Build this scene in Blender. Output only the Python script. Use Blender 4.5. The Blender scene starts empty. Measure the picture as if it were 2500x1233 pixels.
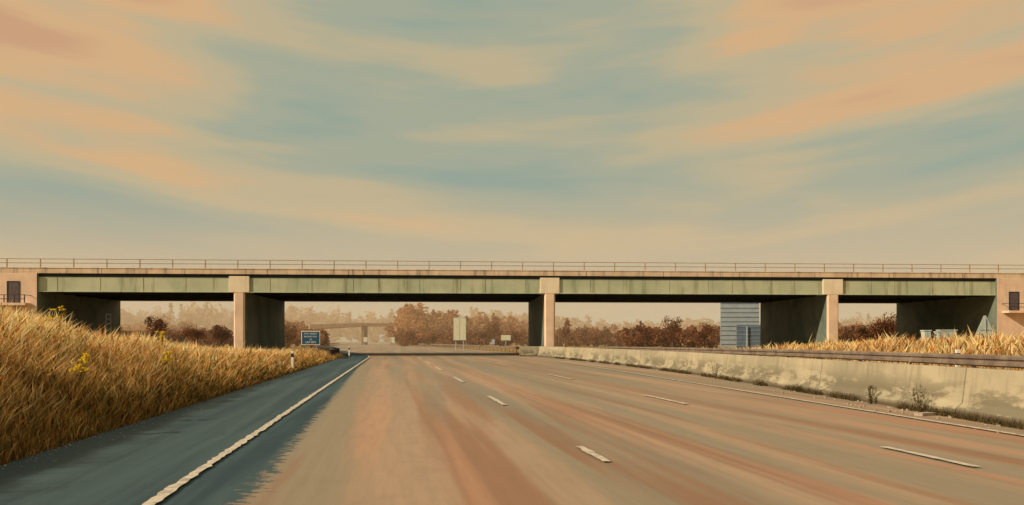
import bpy, math, random
import numpy as np
from mathutils import Vector, Matrix
random.seed(7); rng=np.random.default_rng(7)
sc=bpy.context.scene
sc.view_settings.view_transform='Standard'; sc.view_settings.look='None'; sc.view_settings.exposure=0
COL=sc.collection

# ------------------------------------------------------------ node helpers
class NT:
    def __init__(s,tree): s.t=tree; s.n=tree.nodes; s.l=tree.links
    def new(s,typ,**kw):
        n=s.n.new(typ)
        for k,v in kw.items(): setattr(n,k,v)
        return n
    def put(s,n,idx,v):
        if hasattr(v,'is_output'): s.l.new(v,n.inputs[idx])
        elif v is not None: n.inputs[idx].default_value=v
    def math(s,op,a,b=None,clamp=False):
        n=s.new('ShaderNodeMath',operation=op,use_clamp=clamp); s.put(n,0,a); s.put(n,1,b); return n.outputs[0]
    def mix(s,f,a,b,blend='MIX'):
        n=s.new('ShaderNodeMix',data_type='RGBA',blend_type=blend)
        s.put(n,0,f); s.put(n,6,a); s.put(n,7,b); return n.outputs[2]
    def noise(s,vec,scale,detail=4,rough=.55,dist=0):
        n=s.new('ShaderNodeTexNoise'); s.put(n,'Vector',vec); n.inputs['Scale'].default_value=scale
        n.inputs['Detail'].default_value=detail; n.inputs['Roughness'].default_value=rough; n.inputs['Distortion'].default_value=dist
        return n.outputs[0]
    def mapr(s,v,a,b,c=0,d=1,smooth=True):
        n=s.new('ShaderNodeMapRange'); 
        if smooth: n.interpolation_type='SMOOTHSTEP'
        s.put(n,0,v)
        for i,x in zip((1,2,3,4),(a,b,c,d)): n.inputs[i].default_value=x
        return n.outputs[0]
    def mapping(s,vec,scale=(1,1,1),rot=(0,0,0),loc=(0,0,0)):
        n=s.new('ShaderNodeMapping'); s.put(n,0,vec); n.inputs['Scale'].default_value=scale
        n.inputs['Rotation'].default_value=rot; n.inputs['Location'].default_value=loc; return n.outputs[0]
def c4(c): return (c[0],c[1],c[2],1.0)
def newmat(name,rough=.85,spec=.3,metal=0):
    m=bpy.data.materials.new(name); m.use_nodes=True
    b=m.node_tree.nodes['Principled BSDF']; b.inputs['Roughness'].default_value=rough
    b.inputs['Specular IOR Level'].default_value=spec; b.inputs['Metallic'].default_value=metal
    return m,NT(m.node_tree),b
def bump(nt,b,h,strength=.3,dist=.02):
    n=nt.new('ShaderNodeBump'); n.inputs['Strength'].default_value=strength; n.inputs['Distance'].default_value=dist
    nt.l.new(h,n.inputs['Height']); nt.l.new(n.outputs[0],b.inputs['Normal'])
def simple(name,c,c2=None,scale=2.0,rough=.8,spec=.3,metal=0,streak=0,streakc=(.08,.06,.04),bmp=.2,sx=1.6):
    m,nt,b=newmat(name,rough,spec,metal)
    co=nt.new('ShaderNodeTexCoord').outputs['Object']
    if c2 is None: c2=tuple(x*.7 for x in c)
    n1=nt.noise(co,scale,6,.6)
    col=nt.mix(nt.mapr(n1,.35,.68),c4(c),c4(c2))
    if streak:
        v=nt.mapping(co,(sx,sx,.12)); n2=nt.noise(v,1.3,5,.65)
        col=nt.mix(nt.math('MULTIPLY',nt.mapr(n2,.5,.72),streak),col,c4(streakc))
    nt.l.new(col,b.inputs['Base Color'])
    bump(nt,b,nt.noise(co,scale*14,4,.6),bmp,.01)
    return m

M={}
M['parapet']=simple('parapet_concrete',(.66,.53,.39),(.50,.39,.28),.5,streak=.85,streakc=(.14,.11,.08))
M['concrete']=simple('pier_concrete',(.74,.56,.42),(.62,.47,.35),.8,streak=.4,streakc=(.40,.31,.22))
M['pierside']=simple('stained_shaded_pier_side',(.16,.19,.155),(.08,.115,.10),.35,streak=.5,streakc=(.05,.07,.06),sx=.6)  # stained concrete, with the shade below the deck put into its dark colour
M['pad']=simple('cream_concrete',(.76,.68,.51),(.66,.59,.44),.9,streak=.35,streakc=(.42,.37,.26))
M['girder']=simple('green_steel_paint',(.46,.50,.36),(.35,.41,.29),.35,rough=.6,streak=.75,streakc=(.18,.18,.10),sx=1.1)
M['soffit']=simple('shade_dark_steel',(.028,.042,.048),(.016,.026,.032),1)  # under-deck shade put into the near-black; joints and door frames share it
M['rail']=simple('galvanised_rail',(.40,.29,.19),(.30,.22,.15),3,rough=.6)
M['darkrail']=simple('shade_dark_metal',(.04,.035,.035),(.025,.025,.028),3,rough=.6)
M['door']=simple('door_paint',(.10,.08,.085),(.08,.06,.065),3,rough=.6)
M['steel']=simple('guardrail_steel',(.22,.18,.14),(.13,.10,.08),2,rough=.6)
M['signback']=simple('sign_back_alu',(.36,.43,.48),(.30,.37,.42),1.2,rough=.6)
M['signdark']=simple('sign_frame_alu',(.14,.20,.27),(.11,.16,.22),1.2,rough=.6)
M['signblue']=simple('sign_blue',(.014,.095,.19),(.012,.08,.16),3,rough=.5)
M['white']=simple('white_paint',(.80,.78,.72),(.7,.67,.61),6,rough=.6)
M['cream']=simple('cream_panel',(.62,.62,.46),(.55,.56,.42),2,rough=.6)
M['cab']=simple('cabinet_paint',(.42,.50,.47),(.34,.41,.40),3,rough=.6)
M['bark']=simple('bark',(.09,.05,.03),(.05,.03,.02),5)
M['dry']=simple('dry_stem',(.12,.08,.03),(.08,.06,.02),5)
M['yellow']=simple('yellow_petals',(.8,.62,.03),(.7,.5,.02),20)
M['bpost']=simple('black_plastic',(.02,.02,.025),(.03,.03,.03),5,rough=.5)
M['litter']=simple('rubble',(.4,.35,.28),(.25,.2,.16),20)
M['farconc']=simple('distant_bridge_concrete',(.20,.13,.08),(.15,.10,.06),.5)

# barrier concrete: blotchy
m,nt,b=newmat('barrier_concrete',.9,.2)
g=nt.new('ShaderNodeNewGeometry').outputs['Position']; sp=nt.new('ShaderNodeSeparateXYZ'); nt.l.new(g,sp.inputs[0])
col=nt.mix(nt.mapr(nt.noise(g,.5,5,.6),.35,.65),c4((.395,.36,.25)),c4((.29,.27,.19)))
pt=nt.noise(nt.mapping(g,(1,.55,2.2)),1.0,5,.68)
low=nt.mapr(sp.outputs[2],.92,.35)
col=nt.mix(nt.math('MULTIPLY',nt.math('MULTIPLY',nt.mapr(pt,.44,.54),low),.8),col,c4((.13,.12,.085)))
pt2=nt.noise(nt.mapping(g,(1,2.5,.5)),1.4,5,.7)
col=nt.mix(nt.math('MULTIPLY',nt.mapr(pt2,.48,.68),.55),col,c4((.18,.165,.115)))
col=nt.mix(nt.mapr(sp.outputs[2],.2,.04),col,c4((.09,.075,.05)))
nt.l.new(col,b.inputs['Base Color']); bump(nt,b,nt.noise(g,25,5,.6),.4,.01); M['barrier']=m

RZ=math.radians(-8.35)
def asphalt_shadow(nt,g,agg):  # asphalt colour with the verge's shadow painted in as dark blue
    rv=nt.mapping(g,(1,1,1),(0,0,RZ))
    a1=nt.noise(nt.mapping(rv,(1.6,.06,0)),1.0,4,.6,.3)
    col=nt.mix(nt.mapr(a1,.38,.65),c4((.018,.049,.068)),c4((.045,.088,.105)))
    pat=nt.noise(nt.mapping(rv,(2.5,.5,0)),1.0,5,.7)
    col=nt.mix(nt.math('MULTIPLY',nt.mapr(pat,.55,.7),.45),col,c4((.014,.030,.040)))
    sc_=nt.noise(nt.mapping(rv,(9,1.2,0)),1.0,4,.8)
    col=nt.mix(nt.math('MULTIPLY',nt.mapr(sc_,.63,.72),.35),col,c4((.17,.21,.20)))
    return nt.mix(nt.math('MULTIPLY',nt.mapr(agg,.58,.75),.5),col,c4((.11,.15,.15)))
# carriageway
m,nt,b=newmat('worn_carriageway',.8,.25); g=nt.new('ShaderNodeNewGeometry').outputs['Position']
rv=nt.mapping(g,(1,1,1),(0,0,RZ))
a1=nt.noise(nt.mapping(rv,(.62,.018,0)),1.0,2,.5,.2)
a2=nt.noise(nt.mapping(rv,(1.1,.03,0),loc=(7.4,3,0)),1.0,3,.55,.3)
a3=nt.noise(nt.mapping(rv,(.8,.03,0),loc=(17,1,0)),1.0,3,.5,.2)
a4=nt.noise(nt.mapping(rv,(.9,.03,0),loc=(31,5,0)),1.0,3,.5,.2)
fine=nt.noise(nt.mapping(rv,(9,.5,0)),1.0,6,.7)
sp=nt.new('ShaderNodeSeparateXYZ'); nt.l.new(g,sp.inputs[0])
near=nt.mapr(sp.outputs[1],34,9)
col=nt.mix(nt.mapr(a1,.40,.56),c4((.375,.275,.19)),c4((.275,.235,.17)))
col=nt.mix(nt.math('MULTIPLY',nt.mapr(a2,.50,.62),nt.math('ADD',nt.math('MULTIPLY',near,.42),.33)),col,c4((.25,.125,.07)))
col=nt.mix(nt.math('MULTIPLY',nt.mapr(a3,.52,.64),nt.math('ADD',nt.math('MULTIPLY',near,.4),.2)),col,c4((.48,.28,.18)))
col=nt.mix(nt.math('MULTIPLY',nt.mapr(a4,.50,.62),.55),col,c4((.215,.215,.17)))
col=nt.mix(nt.math('MULTIPLY',nt.mapr(fine,.35,.75),.25),col,c4((.15,.12,.10)))
blot=nt.noise(g,1.3,6,.75)
col=nt.mix(nt.math('MULTIPLY',nt.mapr(blot,.5,.75),.25),col,c4((.17,.14,.11)))
# pale grit by the median
agg=nt.noise(g,120,3,.8)
col=nt.mix(nt.math('MULTIPLY',nt.mapr(agg,.45,.7),.2),col,c4((.1,.08,.07)))
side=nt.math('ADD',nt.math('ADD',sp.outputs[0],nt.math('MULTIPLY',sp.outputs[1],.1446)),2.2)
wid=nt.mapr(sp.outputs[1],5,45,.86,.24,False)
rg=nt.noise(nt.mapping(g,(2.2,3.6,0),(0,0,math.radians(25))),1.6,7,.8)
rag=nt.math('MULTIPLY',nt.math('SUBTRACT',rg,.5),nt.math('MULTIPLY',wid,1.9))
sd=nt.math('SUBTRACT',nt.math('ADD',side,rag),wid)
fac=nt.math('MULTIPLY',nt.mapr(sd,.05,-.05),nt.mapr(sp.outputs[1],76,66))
col=nt.mix(fac,col,asphalt_shadow(nt,g,agg))  # ragged fringe of the verge's cast shadow, mixed into the road colour
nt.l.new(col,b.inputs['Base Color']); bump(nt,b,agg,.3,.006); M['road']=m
m,nt,b=newmat('grey_road',.8,.25); g=nt.new('ShaderNodeNewGeometry').outputs['Position']
nt.l.new(nt.mix(nt.mapr(nt.noise(g,.4,5,.6),.4,.6),c4((.36,.27,.18)),c4((.26,.21,.15))),b.inputs['Base Color']); M['road2']=m
m,nt,b=newmat('shadowed_asphalt',.75,.3); g=nt.new('ShaderNodeNewGeometry').outputs['Position']  # shoulder: shadow of bank and grass put into the asphalt colour
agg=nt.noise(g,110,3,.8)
nt.l.new(asphalt_shadow(nt,g,agg),b.inputs['Base Color']); bump(nt,b,agg,.3,.006); M['shoulder']=m
m,nt,b=newmat('road_paint',.7,.3); g=nt.new('ShaderNodeNewGeometry').outputs['Position']
col=nt.mix(nt.mapr(nt.noise(g,7,7,.8),.46,.62),c4((.56,.52,.44)),c4((.28,.27,.23)))
nt.l.new(col,b.inputs['Base Color']); M['paint']=m
m,nt,b=newmat('dry_ground',.95,.1); g=nt.new('ShaderNodeNewGeometry').outputs['Position']
col=nt.mix(nt.mapr(nt.noise(g,.02,5,.6),.4,.6),c4((.38,.24,.09)),c4((.28,.20,.075)))
col=nt.mix(nt.mapr(nt.noise(g,1.5,6,.7),.4,.7),col,c4((.18,.12,.05)))
nt.l.new(col,b.inputs['Base Color']); bump(nt,b,nt.noise(g,6,5,.7),.5,.1); M['ground']=m
m,nt,b=newmat('verge_soil',.95,.1); g=nt.new('ShaderNodeNewGeometry').outputs['Position']
col=nt.mix(nt.mapr(nt.noise(g,3,6,.7),.35,.65),c4((.17,.095,.03)),c4((.07,.045,.018)))
nt.l.new(col,b.inputs['Base Color']); bump(nt,b,nt.noise(g,10,5,.7),.6,.1); M['soil']=m

def foliage_mat(name,transl=.35,rough=.7):
    m=bpy.data.materials.new(name); m.use_nodes=True; nt=NT(m.node_tree)
    b=nt.n['Principled BSDF']; b.inputs['Roughness'].default_value=rough; b.inputs['Specular IOR Level'].default_value=.1
    at=nt.new('ShaderNodeAttribute',attribute_name='Col')
    nt.l.new(at.outputs['Color'],b.inputs['Base Color'])
    tr=nt.new('ShaderNodeBsdfTranslucent'); nt.l.new(at.outputs['Color'],tr.inputs['Color'])
    mx=nt.new('ShaderNodeMixShader'); mx.inputs[0].default_value=transl
    nt.l.new(b.outputs[0],mx.inputs[1]); nt.l.new(tr.outputs[0],mx.inputs[2])
    nt.l.new(mx.outputs[0],nt.n['Material Output'].inputs['Surface']); return m
M['grass']=foliage_mat('grass_blades',.45); M['leaf']=foliage_mat('leaves',.45)
m=bpy.data.materials.new('haze_air'); m.use_nodes=True; nt=NT(m.node_tree); nt.n.remove(nt.n['Principled BSDF'])
vs=nt.new('ShaderNodeVolumeScatter'); vs.inputs['Color'].default_value=(1,.68,.42,1); vs.inputs['Density'].default_value=.0021
vs.inputs['Anisotropy'].default_value=0.0
nt.l.new(vs.outputs[0],nt.n['Material Output'].inputs['Volume']); M['haze']=m

# ------------------------------------------------------------ mesh helpers
class MB:
    def __init__(s): s.v=[]; s.f=[]; s.mi=[]; s.mats=[]
    def m(s,mat):
        if mat not in s.mats: s.mats.append(mat)
        return s.mats.index(mat)
    def box(s,x0,x1,y0,y1,z0,z1,mat,M4=None,sidemat=None):
        i=len(s.v); P=[(x0,y0,z0),(x1,y0,z0),(x1,y1,z0),(x0,y1,z0),(x0,y0,z1),(x1,y0,z1),(x1,y1,z1),(x0,y1,z1)]
        if M4 is not None: P=[tuple(M4@Vector(p)) for p in P]
        s.v+=P
        for k_,q in enumerate(((0,3,2,1),(4,5,6,7),(0,1,5,4),(1,2,6,5),(2,3,7,6),(3,0,4,7))):
            s.f.append(tuple(i+k for k in q)); s.mi.append(s.m(sidemat if (sidemat and k_ in(3,5)) else mat))
    def cyl(s,p0,p1,r0,r1,mat,n=8):
        p0=Vector(p0);p1=Vector(p1); d=(p1-p0).normalized()
        a=d.orthogonal().normalized(); c=d.cross(a); i=len(s.v)
        for p,r in((p0,r0),(p1,r1)):
            for k in range(n):
                t=2*math.pi*k/n; s.v.append(tuple(p+a*math.cos(t)*r+c*math.sin(t)*r))
        for k in range(n):
            s.f.append((i+k,i+(k+1)%n,i+n+(k+1)%n,i+n+k)); s.mi.append(s.m(mat))
        s.f.append(tuple(i+n+k for k in range(n))); s.mi.append(s.m(mat))
        s.f.append(tuple(i+n-1-k for k in range(n))); s.mi.append(s.m(mat))
    def poly(s,pts,mat):
        i=len(s.v); s.v+=[tuple(p) for p in pts]; s.f.append(tuple(range(i,i+len(pts)))); s.mi.append(s.m(mat))
    def prism(s,rings,mat,cap=True,mats=None):
        i=len(s.v); n=len(rings[0])
        for r in rings: s.v+=[tuple(p) for p in r]
        for j in range(len(rings)-1):
            for k in range(n):
                s.f.append((i+j*n+k,i+j*n+(k+1)%n,i+(j+1)*n+(k+1)%n,i+(j+1)*n+k)); s.mi.append(s.m(mats[k] if mats else mat))
        if cap:
            s.f.append(tuple(i+k for k in range(n))[::-1]); s.mi.append(s.m(mat))
            o=i+(len(rings)-1)*n; s.f.append(tuple(o+k for k in range(n))); s.mi.append(s.m(mat))
    def obj(s,name,parent=None,bevel=0):
        me=bpy.data.meshes.new(name); me.from_pydata(s.v,[],s.f)
        for x in s.mats: me.materials.append(M[x])
        me.polygons.foreach_set('material_index',s.mi); me.update()
        o=bpy.data.objects.new(name,me); COL.objects.link(o)
        if parent: o.parent=parent
        if bevel:
            bv=o.modifiers.new('b','BEVEL'); bv.width=bevel; bv.segments=2; bv.limit_method='ANGLE'
        return o
def empty(name,loc=(0,0,0),rz=0):
    e=bpy.data.objects.new(name,None); e.location=loc; e.rotation_euler=(0,0,rz); e.empty_display_size=.3; COL.objects.link(e); return e
def soup(name,V,C,faces,mat,parent=None):
    N,k,_=V.shape; me=bpy.data.meshes.new(name)
    me.vertices.add(N*k); me.vertices.foreach_set('co',V.reshape(-1).astype(np.float32))
    L=sum(len(f) for f in faces); base=(np.arange(N)*k)[:,None]
    idx=np.array([i for f in faces for i in f])[None,:]+base
    me.loops.add(N*L); me.loops.foreach_set('vertex_index',idx.reshape(-1).astype(np.int32))
    st=np.cumsum([0]+[len(f) for f in faces[:-1]])[None,:]+(np.arange(N)*L)[:,None]
    me.polygons.add(N*len(faces)); me.polygons.foreach_set('loop_start',st.reshape(-1).astype(np.int32))
    me.update(calc_edges=True)
    at=me.color_attributes.new('Col','FLOAT_COLOR','POINT')
    cc=np.ones((N*k,4),np.float32); cc[:,:3]=np.clip(C.reshape(-1,3),0,.95); at.data.foreach_set('color',cc.reshape(-1))
    me.materials.append(M[mat]); me.validate()
    o=bpy.data.objects.new(name,me); COL.objects.link(o)
    if parent: o.parent=parent
    return o

# ------------------------------------------------------------ alignment tables (metres; +Y ahead)
def tab(pairs,w=7):
    a=np.array(pairs,float)
    def f(y):
        y=np.asarray(y,float); return sum(np.interp(y+k*w/3,a[:,0],a[:,1]) for k in(-3,-2,-1,0,1,2,3))/7
    return f
XL=tab([(-60,6.5),(0,-2.2),(79,-13.6),(100,-18.8),(143,-31),(200,-44),(300,-62),(450,-84),(900,-150)])
XR=tab([(-60,13),(0,9.2),(79,1.3),(100,-1),(130,-7.5),(187,-19.5),(250,-36),(300,-47),(450,-70),(900,-136)])
X1=tab([(-60,11.6),(0,2.66),(62,-6.7),(79,-9.4),(100,-13.4),(143,-23),(200,-35.5),(300,-57),(450,-79.4),(900,-145)])
X2=tab([(-60,15),(0,6.8),(55,-1.15),(79,-4.6),(100,-8),(143,-16),(200,-28),(300,-52),(450,-75),(900,-140)])
BAR=tab([(-60,9.8),(0,9.1),(14.4,9.0),(21,8.9),(37.5,8.3),(50,7.0),(60,5.6),(70,4.1),(77,2.7),(88,1.6),(110,-1.5),(130,-5.5),(187,-17),(250,-33.5),(300,-45),(450,-68),(900,-134)],5)
EDGE=lambda y: XL(y)-2.45
SOL=tab([(-60,21),(20,20),(60,17),(80,14),(150,3),(200,-10),(300,-38),(450,-62),(900,-128)])

def strip(name,ys,fa,fb,z,mat,nx=2):
    mb=MB(); ys=list(ys); A=fa(np.array(ys)); B=fb(np.array(ys))
    for a,bb,y in zip(A,B,ys):
        for k in range(nx): mb.v.append((a+(bb-a)*k/(nx-1),y,z))
    for j in range(len(ys)-1):
        for k in range(nx-1):
            i=j*nx+k; mb.f.append((i,i+1,i+nx+1,i+nx)); mb.mi.append(mb.m(mat))
    return mb.obj(name)
ys=np.concatenate([np.arange(-60,200,2),np.arange(200,901,10)])
mb=MB(); mb.poly([(-3000,-600,0),(3000,-600,0),(3000,4500,0),(-3000,4500,0)],'ground'); mb.obj('ground')
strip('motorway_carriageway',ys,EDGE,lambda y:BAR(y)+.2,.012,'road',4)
strip('opposite_carriageway',ys,SOL,lambda y:SOL(y)+12,.012,'road2',4)
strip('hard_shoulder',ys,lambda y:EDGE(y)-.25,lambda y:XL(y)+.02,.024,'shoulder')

mk=empty('lane_markings')
def line(f,y0,y1,w,nm,wear=0):
    n=max(2,int((y1-y0)/(.13 if wear else 2))); yy=np.linspace(y0,y1,n+1); c=f(yy)
    j=(rng.random(n+1)-.5)*wear; j2=(rng.random(n+1)-.5)*wear; mb=MB()
    for i in range(n+1): mb.v+= [(c[i]-w/2+j[i],yy[i],.036),(c[i]+w/2+j2[i],yy[i],.036)]
    for i in range(n): mb.f.append((2*i,2*i+1,2*i+3,2*i+2)); mb.mi.append(mb.m('paint'))
    return mb.obj(nm,mk)
line(XL,-60,4,.12,'edge_line'); line(XL,4,62,.115,'edge_line_worn',.04); line(XL,62,900,.13,'edge_line_far')
line(XR,-60,8,.12,'median_edge_line'); line(XR,8,62,.12,'median_edge_line_worn',.02); line(XR,62,900,.13,'median_edge_line_far')
for a,bb in [(-1.5,.5),(9.97,11.4),(18.75,21.7),(29.1,33.3),(41,46),(52,57.5),(65,71),(78,84),(92,98),(106,112),(120,126)]: line(X1,a,bb,.115,'lane_dash',.03)
for a,bb in [(-1.5,.5),(9.55,11.36),(19,22.2),(31.2,36),(48.5,54.5),(65,71),(78,84),(92,98),(106,112),(120,126)]: line(X2,a,bb,.12,'lane_dash',.02)
line(lambda y:SOL(y)+.6,-60,900,.15,'opposite_edge_line'); line(lambda y:SOL(y)+11.3,-60,900,.15,'opposite_edge_line')

# ------------------------------------------------------------ verge terrain
AL=lambda Y: np.interp(Y,[-30,0,10,15,20,24,34,48,60,75,85],[2.2,2.1,2.0,1.88,1.7,1.4,.78,.42,.22,.08,.02])
def hL(u,Y):
    r=np.interp(u,[-.3,0,.4,4.5,7,13,18],[-.02,.0,.16,1,1.05,.9,-.02])
    return AL(Y)*r*(1+.06*np.sin(Y*.9+u*1.3)+.05*np.sin(Y*.37-u))
AR=lambda Y: np.interp(Y,[-30,20,32,39,47,60,75],[1.15,1.08,.95,.82,.5,.15,.0])
def hR(v,Y):
    base=np.interp(v,[.2,1,3,3.6],[.0,.12,.22,.22])*np.interp(Y,[0,30,60,75],[1,1,.6,0])
    r=np.interp(v,[3.4,6.5,9,10.3],[0,1,1,-.25])
    return (base+AR(Y)*r*(1+.06*np.sin(Y*.8+v)))
def terrain(name,us,yy,fx,fh,sign):
    mb=MB()
    for Y in yy:
        e=float(fx(Y))
        for u in us: mb.v.append((e+sign*u,Y,float(fh(u,Y))))
    n=len(us)
    for j in range(len(yy)-1):
        for k in range(n-1):
            i=j*n+k; q=(i,i+n,i+n+1,i+1) if sign<0 else (i,i+1,i+n+1,i+n)
            mb.f.append(q); mb.mi.append(mb.m('soil'))
    o=mb.obj(name)
    for p in o.data.polygons: p.use_smooth=True
terrain('verge_bank',[-.3,0,.4,1,2,3,4,4.5,5.5,7,10,13,18],np.arange(-30,86,1.0),EDGE,hL,-1)
terrain('verge_bank',[.2,.6,1,2,3,3.6,4.5,5.5,6.5,8,9,10.3],np.arange(-30,76,1.0),BAR,hR,1)

def grass(name,N,fy,fu,fx,fh,sign,hmin,hmax,low=True,keep=None,bright=1.0):
    Y=fy(N); U=fu(N,Y)
    if keep is not None:
        k=keep(U,Y); Y=Y[k]; U=U[k]; N=len(Y)
    X=fx(Y)+sign*U; Z=fh(U,Y)-.03
    cl=.5+.25*np.sin(X*2.3+1.7*np.sin(Y*1.1))+.25*np.sin(Y*2.9+2*np.sin(X*1.3))
    cl2=.5+.5*np.sin(X*.8+Y*.35+2*np.sin(Y*.23))
    cl3=.5+.5*np.sin(X*5.1+3*np.sin(Y*2.7))*np.sin(Y*4.3+2*np.sin(X*3.3))
    h=(hmin+(hmax-hmin)*rng.random(N)**1.5)*(.65+.6*cl)
    tall=rng.random(N)<.05; h=np.where(tall,h*1.35,h)
    if low: h*=np.interp(U,[0,.25,1.0,3],[.4,.65,.9,1.0])
    dist=np.sqrt(X**2+Y**2)
    w=(.004+.009*rng.random(N)**1.5)*np.clip(dist/9,1,5)
    th=rng.random(N)*2*np.pi; dx=np.cos(th);dy=np.sin(th)
    la=rng.random(N)*2*np.pi; lm=h*(.15+.55*rng.random(N)**1.3)
    lx=np.cos(la)*lm+h*.06*(1+cl3); ly=np.sin(la)*lm
    V=np.zeros((N,5,3)); P=np.stack([X,Y,Z],1)
    for i,(t,ww) in enumerate(((0,1),(0,-1),(.55,.8),(.55,-.8),(1,0))):
        V[:,i,0]=P[:,0]+dx*w*ww+lx*t*t; V[:,i,1]=P[:,1]+dy*w*ww+ly*t*t; V[:,i,2]=P[:,2]+h*t*(1-.12*t)
    straw=np.array([.93,.70,.36]); gold=np.array([.84,.49,.14]); rust=np.array([.55,.22,.05]); olive=np.array([.30,.26,.08]); dark=np.array([.12,.075,.03])
    t=rng.random(N)[:,None]
    hi=np.clip(np.interp(U,[0,1.2,4],[.0,.4,1]) ,0,1)[:,None]
    tip=np.where(t<.10+.62*hi,straw,np.where(t<.78,gold,rust))
    q=rng.random(N)[:,None]
    tip=np.where(q<(.34-.28*hi),olive,tip); tip=np.where(q>(.84+.12*hi),dark,tip)
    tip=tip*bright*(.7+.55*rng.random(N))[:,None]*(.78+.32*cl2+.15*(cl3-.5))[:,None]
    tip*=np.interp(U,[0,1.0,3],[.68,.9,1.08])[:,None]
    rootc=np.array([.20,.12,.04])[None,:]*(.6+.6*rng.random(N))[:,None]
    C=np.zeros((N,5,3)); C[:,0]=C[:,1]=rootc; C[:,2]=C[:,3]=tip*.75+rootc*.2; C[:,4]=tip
    return soup(name,V,C,[(0,1,3,2),(2,3,4)],'grass')
def ylog(a,b): return lambda N: np.exp(rng.uniform(math.log(a),math.log(b),N))
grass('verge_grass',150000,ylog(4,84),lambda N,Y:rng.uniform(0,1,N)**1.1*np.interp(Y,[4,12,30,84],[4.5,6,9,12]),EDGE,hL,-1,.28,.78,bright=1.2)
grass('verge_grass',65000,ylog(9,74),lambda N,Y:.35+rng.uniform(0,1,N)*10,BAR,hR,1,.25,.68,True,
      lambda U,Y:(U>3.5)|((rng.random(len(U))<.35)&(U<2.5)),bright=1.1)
# ------------------------------------------------------------ bridge
al=math.atan(.0667); BR=empty('road_bridge',(0,79,0),al)
S0,S1=-230,240
mb=MB()
mb.box(S0,S1,.0,.32,7.78,8.24,'parapet'); mb.box(S0,S1,18.2,18.5,7.78,8.24,'parapet')
mb.box(S0,S1,-.04,.38,8.243,8.32,'parapet'); mb.box(S0,S1,18.12,18.56,8.243,8.32,'parapet')
mb.obj('parapet_beam',BR,.02)
mb=MB(); mb.box(S0,S1,.325,18.19,7.80,8.02,'road2'); mb.box(-44.2,48.8,.25,17.9,7.45,7.775,'soffit'); mb.obj('deck_slab',BR)  # haunch box coloured dark to deepen the overhang's shadow line
r=random.Random(3)
mb=MB()
for s in np.arange(-46,52,7.6): mb.box(s,s+.03,-.008,0.3,7.76,8.236,'soffit')
mb.obj('expansion_joints',BR)
mb=MB(); SUP=[(-26.34,-25.3),(3.15,4.2),(31.3,32.5)]
for d in (.2,17.9):
    mb.box(-44.2,48.8,d,d+.04,6.13,7.42,'girder'); mb.box(-44.2,48.8,d-.12,d+.24,6.06,6.127,'girder'); mb.box(-44.2,48.8,d-.02,d+.2,7.423,7.447,'girder')
s=-42.5
while s<48:
    if not any(a-1<s<b_+1 for a,b_ in SUP): mb.box(s,s+.015,.175,.198,6.13,7.42,'girder')
    s+=3.9 if r.random()<.7 else 2.4
mb.obj('edge_girder',BR)
mb=MB()
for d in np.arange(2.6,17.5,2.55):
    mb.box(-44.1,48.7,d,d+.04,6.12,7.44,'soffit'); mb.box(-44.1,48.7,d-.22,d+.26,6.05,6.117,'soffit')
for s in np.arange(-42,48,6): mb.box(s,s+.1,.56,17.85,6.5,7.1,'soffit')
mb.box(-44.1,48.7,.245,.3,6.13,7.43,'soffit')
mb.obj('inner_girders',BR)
mb=MB()
for a,b_ in SUP: mb.box(a-.42,b_+.42,.06,1.6,6.07,7.60,'pad')
mb.obj('girder_diaphragms',BR,.03)
for i,(a,b_) in enumerate(SUP):
    mb=MB(); c=(a+b_)/2;hw=(b_-a)/2; rings=[]
    for z in (-.5,3,6.05):
        H=hw; rings.append([(c+x,y,z) for (x,y) in ((-H+.15,.02),(H-.15,.02),(H,.2),(H,.5),(H,18.0),(H-.15,18.2),(-H+.15,18.2),(-H,18.0),(-H,.5),(-H,.2))])
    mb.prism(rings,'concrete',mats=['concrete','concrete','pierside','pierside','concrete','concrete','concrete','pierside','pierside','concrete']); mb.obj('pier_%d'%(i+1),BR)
mb=MB()
for d in (.15,18.3):
    for z in (9.12,8.74): mb.box(S0,S1,d-.03,d+.03,z-.03,z+.03,'rail')
    for s in np.arange(S0,S1,3.0): mb.box(s,s+.08,d-.04,d+.04,8.32,9.089,'rail')
mb.obj('railings',BR)
mb=MB()
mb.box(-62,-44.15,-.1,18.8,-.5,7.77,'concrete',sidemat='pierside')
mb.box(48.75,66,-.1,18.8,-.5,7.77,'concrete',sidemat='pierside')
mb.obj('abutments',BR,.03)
mb=MB()
for a,b_,z0,z1 in((-46.75,-45.75,5.0,6.95),(50.05,50.95,4.52,6.35)):
    mb.box(a,b_,-.112,-.09,z0,z1,'door'); mb.box(a-.08,a,-.14,-.09,z0,z1+.08,'soffit'); mb.box(b_,b_+.08,-.14,-.09,z0,z1+.08,'soffit'); mb.box(a,b_,-.14,-.09,z1,z1+.08,'soffit')
    mb.box(b_-.18,b_-.1,-.15,-.112,(z0+z1)/2-.08,(z0+z1)/2,'steel')
mb.obj('service_doors',BR)
mb=MB()
for a,b_,z in((-52,-44.7,4.98),(49.3,56,4.5)):
    mb.box(a,b_,-1.15,-.1,z-.22,z,'concrete')
    for zz in (z+.35,z+.72): mb.box(a,b_,-1.12,-1.07,zz-.03,zz+.03,'darkrail')
    s=a
    while s<=b_: mb.box(s,s+.07,-1.13,-1.06,z,z+.74,'darkrail'); s+=.9
    e=b_ if a<0 else a
    mb.box(e-.03,e+.03,-1.05,-.1,z+.69,z+.74,'darkrail')
mb.obj('walkways',BR)
mb=MB()
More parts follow.
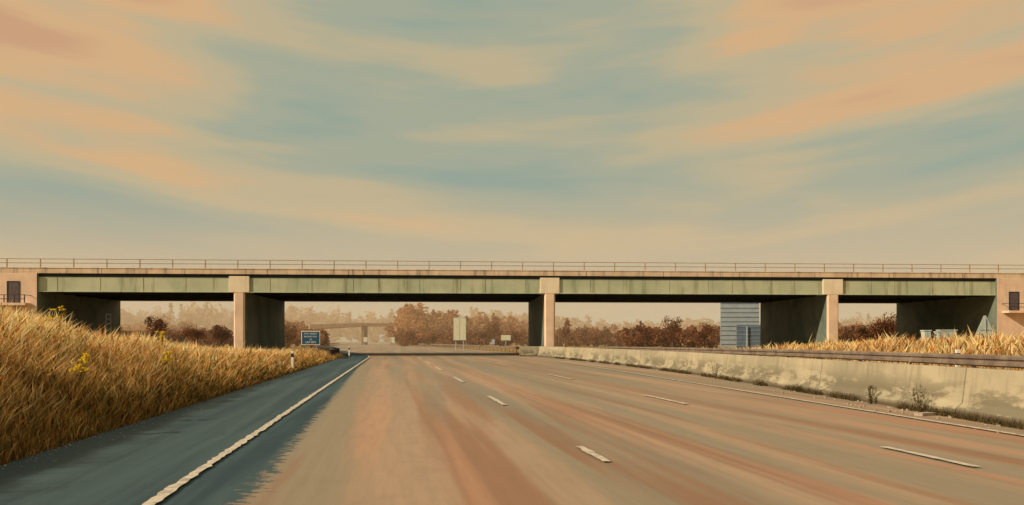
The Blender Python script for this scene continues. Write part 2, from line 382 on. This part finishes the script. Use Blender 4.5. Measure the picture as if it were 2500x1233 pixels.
for a,b_ in((-230,-55),(59,240)):
    mb.prism([[(a,-16,-.3),(a,.9,7.4),(a,17.6,7.4),(a,34,-.3)],[(b_,-16,-.3),(b_,.9,7.4),(b_,17.6,7.4),(b_,34,-.3)]],'ground')
mb.obj('embankments',BR)

# ------------------------------------------------------------ median barrier
CB=empty('concrete_median_barrier')
prof=[(-.31,0),(-.31,.17),(-.18,.29),(-.10,.97),(.10,.97),(.18,.29),(.31,.17),(.31,0)]
y=-33.0; i=0
while y<77:
    y1=min(y+7.0,78); yy=np.linspace(y+.018,y1-.018,8); rings=[]
    for Y in yy:
        c=float(BAR(Y)); rings.append([(c+p[0],Y,p[1]) for p in prof])
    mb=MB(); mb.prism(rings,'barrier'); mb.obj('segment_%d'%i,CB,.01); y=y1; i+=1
mb=MB(); c=float(BAR(80)); mb.box(c-1.7,c+.35,79.5-1.2,79.5+.6,0,.95,'barrier'); mb.obj('end_block',CB,.03)

def guardrail(name,f,y0,y1,z,mat='steel',step=3.2,zf=None):
    e=empty(name); yy=np.arange(y0,y1+.1,1.6); P=[(float(f(Y)),Y,(float(zf(Y)) if zf else 0)) for Y in yy]
    mb=MB(); rings=[]
    pf=[(0,-.15),(-.05,-.11),(-.05,-.05),(0,-.01),(0,.01),(-.05,.05),(-.05,.11),(0,.15),(.02,.15),(.02,-.15)]
    for X,Y,g in P: rings.append([(X+a,Y,g+z+bb) for a,bb in pf])
    mb.prism(rings,mat); mb.obj('beam',e)
    mb=MB()
    for k,(X,Y,g) in enumerate(P):
        if k%max(1,int(round(step/1.6)))==0: mb.box(X+.021,X+.12,Y-.04,Y+.04,g-.3,g+z+.13,mat)
    mb.obj('posts',e)
guardrail('guardrail',lambda Y:BAR(Y)+3.0,-30,72,.78,zf=lambda Y:hR(3.0,Y))
guardrail('guardrail',lambda Y:EDGE(Y)-.5,66,150,.6,'darkrail',1.6)  # dark metal stands in for shade on this rail and its posts
guardrail('guardrail',lambda Y:BAR(Y)+.9,86,330,.62,'steel')
guardrail('guardrail',lambda Y:EDGE(Y)-.6,155,330,.6,'steel')

# ------------------------------------------------------------ signs
def text(body,size,loc,mat,parent,rot=(math.pi/2,0,0)):
    cu=bpy.data.curves.new('t','FONT'); cu.body=body; cu.size=size; cu.align_x='CENTER'; cu.extrude=.004
    o=bpy.data.objects.new('t',cu); COL.objects.link(o)
    dg=bpy.context.evaluated_depsgraph_get(); me=bpy.data.meshes.new_from_object(o.evaluated_get(dg))
    bpy.data.objects.remove(o); q=bpy.data.objects.new('lettering',me); COL.objects.link(q)
    me.materials.clear(); me.materials.append(M[mat]); q.location=loc; q.rotation_euler=rot; q.parent=parent
e=empty('blue_motorway_sign',(-25.55,104,0))
mb=MB(); mb.box(-1.2,1.2,-.03,0,.97,2.75,'white'); mb.obj('border',e,.014)
mb=MB(); mb.box(-1.11,1.11,-.045,-.02,1.06,2.66,'signblue'); mb.obj('panel',e,.01)
mb=MB()
for x in(-.7,.7): mb.cyl((x,.06,-.2),(x,.06,2.6),.05,.05,'signback')
mb.obj('posts',e)
for k,(t_,s_) in enumerate((('STAY SAFELY',.29),('BEHIND YOU',.27),('107',.27),('LAY BYS',.36))):
    text(t_,s_,(0,-.05,2.31-.37*k),'white',e)
e=empty('motorway_direction_sign',(31.1,112,0)); mb=MB()
mb.box(-2.6,2.7,0,.06,.6,8.0,'signback')
for z in np.arange(1.0,8.0,.62): mb.box(-2.58,2.68,-.05,-.001,z,z+.05,'signdark')
for x in(-1.8,0,1.8): mb.box(x-.05,x+.05,.065,.2,-.3,7.6,'signback')
mb.obj('panel_back_and_posts',e)
e=empty('information_sign',(31.2,108.5,0)); mb=MB()
mb.box(-1.45,2.6,0,.05,.4,3.6,'signdark')
for z in np.arange(.8,3.5,.5): mb.box(-1.43,2.58,-.05,-.001,z,z+.05,'signback')
for x in(-.1,): mb.box(x-.09,x+.09,-.2,-.05,-.3,3.4,'signback')
mb.obj('panel_back_and_posts',e)
e=empty('panel_sign',(-8.3,130,0)); mb=MB()
mb.box(-.95,-.03,0,.06,1.6,5.1,'cream'); mb.box(.03,.98,0,.06,1.6,5.1,'cream'); mb.box(-1.0,1.03,.065,.1,1.52,5.18,'signback')
for x in(-.6,.6): mb.cyl((x,.16,-.2),(x,.16,4.8),.07,.07,'signback')
mb.obj('panels_and_posts',e)
for (x,Y,w,z0,z1,nm,mt) in((-.95,128,1.5,1.55,2.4,'small_road_sign','cream'),(-3.2,140,.55,.9,1.75,'small_road_sign','signback'),
     (-34,190,.9,1.2,2.3,'small_road_sign','cream'),(-29,200,.7,1.0,2.4,'small_road_sign','cream'),(-35.5,150,.7,.9,1.6,'small_road_sign','signback'),(-53.5,260,1.8,1.2,2.6,'small_road_sign','cream')):
    e=empty(nm,(x,Y,0)); mb=MB(); mb.box(-w/2,w/2,0,.04,z0,z1,mt); mb.obj('plate',e,.02)
    mb=MB(); mb.cyl((0,.08,-.1),(0,.08,z1-.1),.05,.05,'signback'); mb.obj('post',e)
e=empty('triangular_warning_sign',(38.4,66.5,0)); mb=MB()
T=[(-.75,0,2.05),(.75,0,2.05),(.08,0,3.55),(-.08,0,3.55)]
mb.prism([[(a,0,c) for a,_,c in T],[(a,.04,c) for a,_,c in T]],'cab')
mb.cyl((0,-.05,-.2),(0,-.05,3.3),.04,.04,'signback'); mb.box(-.5,.5,-.03,-.001,2.35,2.39,'signdark'); mb.obj('plate_and_post',e)
mb=MB(); mb.box(-.7,.7,0,.04,1.5,2.0,'cab'); mb.obj('supplementary_plate',e,.02)
for x,Y,w,h in((32.5,61,1.25,2.25),(30.2,59.5,.5,2.2),(31.1,59.5,.35,2.1)):
    e=empty('roadside_cabinet',(x,Y,0)); mb=MB(); mb.box(-w/2,w/2,0,.5,-.1,h,'cab'); mb.obj('body',e,.03)
    mb=MB(); mb.box(-w/2-.04,w/2+.04,-.04,.54,h+.002,h+.08,'cab'); mb.box(-.015,.015,-.01,-.001,.2,h-.1,'signdark'); mb.obj('lid_and_door',e)
for x,Y,z,h in((-10.45,39,.15,.85),(float(BAR(23))+3.7,23,.25,1.0),(-15.3,77,0,.95)):
    e=empty('verge_marker_post',(x,Y,z)); mb=MB(); mb.box(-.06,.06,-.04,.04,-.2,h-.28,'white'); mb.box(-.06,.06,-.04,.04,h-.1,h,'white'); mb.obj('post',e,.01)
    mb=MB(); mb.box(-.062,.062,-.042,.042,h-.28,h-.1,'bpost'); mb.obj('band',e)
e=empty('access_gate',(-37.2,75.5,0)); mb=MB()
mb.box(-.25,-.17,0,.08,0,4.0,'darkrail'); mb.box(.2,.28,0,.08,0,4.0,'darkrail')
for z in(3.1,3.5,3.95): mb.box(-.17,.2,.01,.07,z-.04,z+.04,'darkrail')
mb.obj('frame',e)

# ------------------------------------------------------------ distant overbridge
e=empty('distant_overbridge',(0,300,0)); mb=MB()
mb.prism([[(-74,0,5.7),(-56,0,6.9),(-56,0,8.0),(-74,0,7.5)],[(-74,9,5.7),(-56,9,6.9),(-56,9,8.0),(-74,9,7.5)]],'farconc')
mb.box(-55.99,-36,0,9,6.9,8.0,'farconc'); mb.obj('deck',e)
mb=MB(); mb.box(-55.3,-54.3,1,8,-.5,6.89,'farconc'); mb.box(-37,-36,1,8,-.5,6.89,'farconc'); mb.box(-74,-73,1,8,-.5,5.75,'farconc'); mb.obj('piers',e)

# ------------------------------------------------------------ trees
def crown_leaves(cx,cy,cz,rx,ry,rz,n,size,col,clumps=9,dark=.45):
    cen=rng.normal(0,1,(clumps,3)); cen/=np.linalg.norm(cen,axis=1)[:,None]; cen*=rng.uniform(.25,.8,clumps)[:,None]
    cr=rng.uniform(.25,.5,clumps); tone=rng.uniform(dark,1.25,clumps)
    k=rng.integers(0,clumps,n); p=rng.normal(0,1,(n,3)); p/=np.linalg.norm(p,axis=1)[:,None]; p*=(rng.random(n)**.45)[:,None]
    P=(cen[k]+p*cr[k][:,None]); P=P*np.array([rx,ry,rz])+np.array([cx,cy,cz])
    a=rng.normal(0,1,(n,3)); a/=np.linalg.norm(a,axis=1)[:,None]; b=np.cross(a,rng.normal(0,1,(n,3))); b/=np.linalg.norm(b,axis=1)[:,None]
    s=size*(.5+rng.random(n))[:,None]
    V=np.stack([P-a*s,P-b*s*.6,P+a*s,P+b*s*.6],1)
    c=np.array(col)[None,:]*(tone[k]*rng.uniform(.8,1.2,n))[:,None]
    return V,np.repeat(c[:,None,:],4,1)
def conifer(cx,cy,h,r,n,size,col):
    t=rng.random(n)**.8; z=h*(.12+.88*t); rad=r*(1-t)*(.35+.65*rng.random(n))*(.75+.25*np.sin(z*5))+.05; th=rng.random(n)*6.28
    P=np.stack([cx+rad*np.cos(th),cy+rad*np.sin(th),z],1)
    a=np.stack([np.cos(th),np.sin(th),-.35*np.ones(n)],1); b=np.cross(a,rng.normal(0,1,(n,3))); b/=np.linalg.norm(b,axis=1)[:,None]
    s=size*(.5+rng.random(n))[:,None]; V=np.stack([P-a*s,P-b*s*.5,P+a*s,P+b*s*.5],1)
    c=np.array(col)[None,:]*rng.uniform(.6,1.2,n)[:,None]; return V,np.repeat(c[:,None,:],4,1)
def mass(name,items,size,col,per,dark=.45):
    Vs=[];Cs=[]
    for (x,y,h,w,kind) in items:
        cj=np.array(col)*rng.uniform(.85,1.15)
        if kind: V,C=conifer(x,y,h,w*.35,per//2,size*.8,cj*.8)
        else: V,C=crown_leaves(x,y,h*.5,w*.5,w*.5,h*.56,per,size,cj,dark=dark)
        Vs.append(V);Cs.append(C)
    return soup(name,np.concatenate(Vs),np.concatenate(Cs),[(0,1,2,3)],'leaf')
def px(x,Y): return (x-1250)/2000*Y   # bearing -> metres at distance Y
def rowpx(x0,x1,step,Y0,Y1,topf,w,con=0):
    out=[]; x=x0
    while x<x1:
        Y=rng.uniform(Y0,Y1); top=topf(x)+rng.uniform(-6,10); h=max(1.5,1.5+(832-top)*Y/2000)
        out.append((px(x,Y),Y,h,w*rng.uniform(.8,1.3),rng.random()<con)); x+=step*rng.uniform(.7,1.3)
    return out
far=rowpx(-900,3600,14,620,740,lambda x:np.interp(x,[0,300,600,800,900,1000,1300,1400,1500,1750,2100,2500],[750,745,742,752,760,752,757,774,784,782,768,758]),24,.08)
mass('distant_woodland',far,1.6,(.46,.29,.17),330,.85)  # paler leaf colour: part of the distance haze is painted in
mid=rowpx(-300,480,16,340,400,lambda x:778,13)+rowpx(670,745,11,250,290,lambda x:780,9)+rowpx(985,1120,9,260,320,lambda x:np.interp(x,[985,1010,1110],[766,746,758]),13,.05)\
   +rowpx(1120,1290,9,280,340,lambda x:770,9,.25)+rowpx(1290,1500,14,360,430,lambda x:797,14,.25)+rowpx(1500,1760,12,290,340,lambda x:796,10)+rowpx(1900,2200,14,280,320,lambda x:790,10)+rowpx(2200,3000,20,280,320,lambda x:775,13)
mass('distant_woodland',mid,.75,(.42,.215,.10),480,.65)  # middle layer also lightened in colour for haze, less than the far one
low=rowpx(300,570,10,160,200,lambda x:803,4.5)+rowpx(668,790,10,160,200,lambda x:798,5)+rowpx(1360,1540,8,200,240,lambda x:804,6)\
   +rowpx(980,1290,10,200,240,lambda x:802,6)+rowpx(1530,1760,8,150,180,lambda x:799,5)+rowpx(2055,2200,9,125,165,lambda x:797,4.5)
mass('hedgerow_scrub',low,.32,(.26,.115,.055),520,.5)

def tree(x,Y,h,w,col,n,size,trunk=.3,name='autumn_tree'):
    e=empty(name,(x,Y,0)); mb=MB()
    mb.cyl((0,0,-.2),(.1,0,h*.45),.035*h,.022*h,'bark'); mb.cyl((.1,0,h*.45),(-.05,.1,h*.9),.022*h,.006*h,'bark')
    r=random.Random(int(abs(x)*10+Y))
    for k in range(11):
        z=h*(trunk+.45*r.random()); a=r.random()*6.28; L=w*.5*r.uniform(.55,.95)
        mb.cyl((.05,0,z),(math.cos(a)*L,math.sin(a)*L,z+L*r.uniform(.3,.8)),.011*h,.003*h,'bark',5)
    mb.obj('trunk_and_limbs',e)
    V,C=crown_leaves(0,0,h*.60,w*.52,w*.52,h*.42,n,size,col,14,.35); soup('foliage',V,C,[(0,1,2,3)],'leaf',e)
RED=(.17,.06,.03)
for (p,Y,top,wpx,c) in((380,125,763,55,RED),(480,130,784,70,(.22,.085,.04)),(540,134,790,60,RED),(700,150,786,50,(.28,.14,.07)),
    (1642,140,772,78,(.20,.07,.03)),(1575,145,790,55,RED),(1720,138,788,60,RED),(1380,180,780,40,(.26,.12,.06)),(1205,190,778,55,(.28,.14,.07)),
    (2160,112,753,88,(.18,.08,.04)),(2100,120,791,60,(.22,.105,.05))):
    tree(px(p,Y),Y,1.5+(832-top)*Y/2000,wpx*Y/2000,c,1500,.13,.2)

# ------------------------------------------------------------ haze beyond the bridge
mb=MB(); mb.box(-1500,1500,112.6,1500,-.4,30,'haze'); mb.obj('atmospheric_haze')

# ------------------------------------------------------------ small plants
def weed(name,x,Y,z,h,w,col,n,flower=False,ls=.03):
    e=empty(name,(x,Y,z)); mb=MB(); r=random.Random(int(Y*31+abs(x)*7))
    tips=[]
    for k in range(9):
        a=r.random()*6.28; L=w*.5*r.uniform(.2,1); t=(math.cos(a)*L,math.sin(a)*L,h*r.uniform(.6,1)); tips.append(t)
        mb.cyl((0,0,-.05),t,.007,.003,'dry',5)
    mb.obj('stems',e)
    T=np.array(tips); k=rng.integers(0,len(T),n); t=rng.random(n)[:,None]**.8; P=T[k]*t+rng.normal(0,.035,(n,3))
    a=rng.normal(0,1,(n,3)); a/=np.linalg.norm(a,axis=1)[:,None]; b=np.cross(a,rng.normal(0,1,(n,3))); b/=np.linalg.norm(b,axis=1)[:,None]
    s=ls*(.4+rng.random(n))[:,None]; V=np.stack([P-a*s,P-b*s*.3,P+a*s,P+b*s*.3],1)
    C=np.repeat((np.array(col)[None,:]*rng.uniform(.5,1.3,(n,1)))[:,None,:],4,1); soup('leaves',V,C,[(0,1,2,3)],'leaf',e)
    if flower:
        mb=MB()
        for t in tips:
            for k in range(7):
                p=(t[0]+r.uniform(-.07,.07),t[1]+r.uniform(-.07,.07),t[2]+r.uniform(-.03,.05)); mb.cyl(p,(p[0],p[1],p[2]+.02),.026,.032,'yellow',6)
        mb.obj('flower_heads',e)
def onbank(u,Y): return float(EDGE(Y))-u,Y,float(hL(u,Y))
for u,Y,h in((3.9,16.8,1.1),(4.2,21.5,.95),(.9,14.5,.75),(2.7,11.6,.9),(1.0,20.5,.7),(3.0,27,.9)):
    x,y_,z=onbank(u,Y); weed('ragwort_plant',x,y_,z,h,.38,(.12,.11,.04),160,True)
for x,Y,h,w in((float(BAR(32))-.55,32,.8,.6),(float(BAR(19.3))-.45,19.3,.5,.3),(float(BAR(17.0))-.5,17.0,.6,.35),(float(BAR(24))-.45,24,.2,.5),(float(BAR(27))-.42,27,.2,.6)):
    weed('roadside_weed',x,Y,.01,h,w,(.09,.075,.04),170)
N=9000; Y=np.exp(rng.uniform(math.log(12),math.log(70),N)); Y=Y[np.sin(Y*1.9)+np.sin(Y*.83+1)>-.3]; N=len(Y)
X=BAR(Y)-.33-.16*rng.random(N)**2; h=.05+.17*rng.random(N)**2; w=.006*Y/10; V=np.zeros((N,3,3)); th=rng.random(N)*6.28
for i,s_ in((0,1),(1,-1)): V[:,i]=np.stack([X+np.cos(th)*w*s_,Y+np.sin(th)*w*s_,0*X+.01],1)
V[:,2]=np.stack([X+rng.normal(0,.05,N),Y+rng.normal(0,.05,N),h],1)
soup('barrier_foot_weeds',V,np.tile(np.array([.15,.11,.05]),(N,3,1))*rng.uniform(.4,1.3,(N,1,1)),[(0,1,2)],'grass')
mb=MB()
for k in range(200):
    Y=math.exp(random.uniform(math.log(10),math.log(45))); x=float(BAR(Y))-.35-random.random()**2*.9; s=random.uniform(.008,.03)
    mb.box(-s,s,-s*.8,s*.8,0,s,'litter',Matrix.Translation((x,Y,.013))@Matrix.Rotation(random.random()*3,4,'Z'))
for k in range(500):
    Y=math.exp(random.uniform(math.log(6),math.log(45))); x=float(EDGE(Y))+.05+random.random()**3*.5; s=random.uniform(.004,.012)
    mb.box(-s,s,-s*.8,s*.8,0,s,'litter',Matrix.Translation((x,Y,.025))@Matrix.Rotation(random.random()*3,4,'Z'))
mb.box(-.18,.18,-.1,.1,0,.06,'litter',Matrix.Translation((float(BAR(16.3))-.75,16.3,.013))@Matrix.Rotation(.4,4,'Z'))
mb.obj('roadside_gravel')

# ------------------------------------------------------------ light
EL=math.radians(30); AZ=math.radians(66)   # from the left, a little behind the camera
d=Vector((-math.sin(AZ)*math.cos(EL),-math.cos(AZ)*math.cos(EL),math.sin(EL)))
sl=bpy.data.lights.new('sun','SUN'); sl.energy=4.9; sl.angle=math.radians(.5); sl.color=(1,.79,.56)
so=bpy.data.objects.new('sun',sl); so.rotation_euler=(-d).to_track_quat('-Z','Y').to_euler(); COL.objects.link(so)

w=bpy.data.worlds.new('World'); sc.world=w; w.use_nodes=True; nt=NT(w.node_tree); bg=nt.n['Background']
sky=nt.new('ShaderNodeTexSky',sky_type='NISHITA',sun_disc=False); sky.sun_elevation=EL; sky.sun_rotation=math.atan2(d.x,d.y)
sky.dust_density=3
dv=nt.new('ShaderNodeTexCoord').outputs['Generated']; sp=nt.new('ShaderNodeSeparateXYZ'); nt.l.new(dv,sp.inputs[0])
x,y,z=sp.outputs
zt=nt.math('SUBTRACT',z,nt.math('MULTIPLY',nt.math('MULTIPLY',x,x),.16))
cb=nt.new('ShaderNodeCombineXYZ'); nt.l.new(x,cb.inputs[0]); nt.l.new(y,cb.inputs[1]); nt.l.new(zt,cb.inputs[2])
n1=nt.noise(nt.mapping(cb.outputs[0],(2.1,2.1,8.0),loc=(5.2,1.2,2.6)),1.0,2,.45,.2)
n2=nt.noise(nt.mapping(cb.outputs[0],(2.8,2.8,19),loc=(9,4,2)),1.0,3,.5,.15)
ax=nt.math('ABSOLUTE',nt.math('ADD',x,.03))
cen=nt.math('MULTIPLY',nt.mapr(ax,.34,.02),nt.mapr(z,.10,.26))
sidew=nt.math('MULTIPLY',nt.mapr(ax,.2,.5),nt.mapr(z,.18,.33))
c1=nt.math('ADD',nt.math('MULTIPLY',n1,.56),nt.math('MULTIPLY',n2,.44))
c1=nt.math('SUBTRACT',c1,nt.math('MULTIPLY',cen,.07)); c1=nt.math('ADD',c1,nt.math('MULTIPLY',sidew,.08)); c1=nt.math('ADD',c1,.012)
rp=nt.new('ShaderNodeValToRGB'); nt.l.new(c1,rp.inputs[0]); cr=rp.color_ramp; cr.interpolation='EASE'
for i,(p,c) in enumerate(((.36,(.28,.375,.31)),(.455,(.385,.41,.30)),(.54,(.54,.45,.275)),(.62,(.69,.44,.225)),(.70,(.62,.36,.20)))):
    if i<2: el_=cr.elements[i]; el_.position=p
    else: el_=cr.elements.new(p)
    el_.color=c4(c)
hz=nt.mapr(z,.20,.05)
col=nt.mix(nt.math('MULTIPLY',hz,.55),rp.outputs[0],c4((.76,.51,.28)))
col=nt.mix(nt.mapr(z,.06,.01,0,.75),col,c4((.78,.47,.23)))
ns=nt.mix(1.0,sky.outputs[0],(.09,.09,.09,1),'MULTIPLY')
col=nt.mix(.06,col,ns)
nt.l.new(col,bg.inputs[0]); bg.inputs[1].default_value=1.0

# ------------------------------------------------------------ camera
cam=bpy.data.cameras.new('camera'); co=bpy.data.objects.new('camera',cam); COL.objects.link(co)
cam.lens=28.8; cam.sensor_width=36; cam.sensor_fit='HORIZONTAL'; cam.shift_y=.0862; cam.clip_end=6000; cam.clip_start=.1
co.location=(0,0,1.5); co.rotation_euler=(math.radians(90),0,0)
sc.camera=co
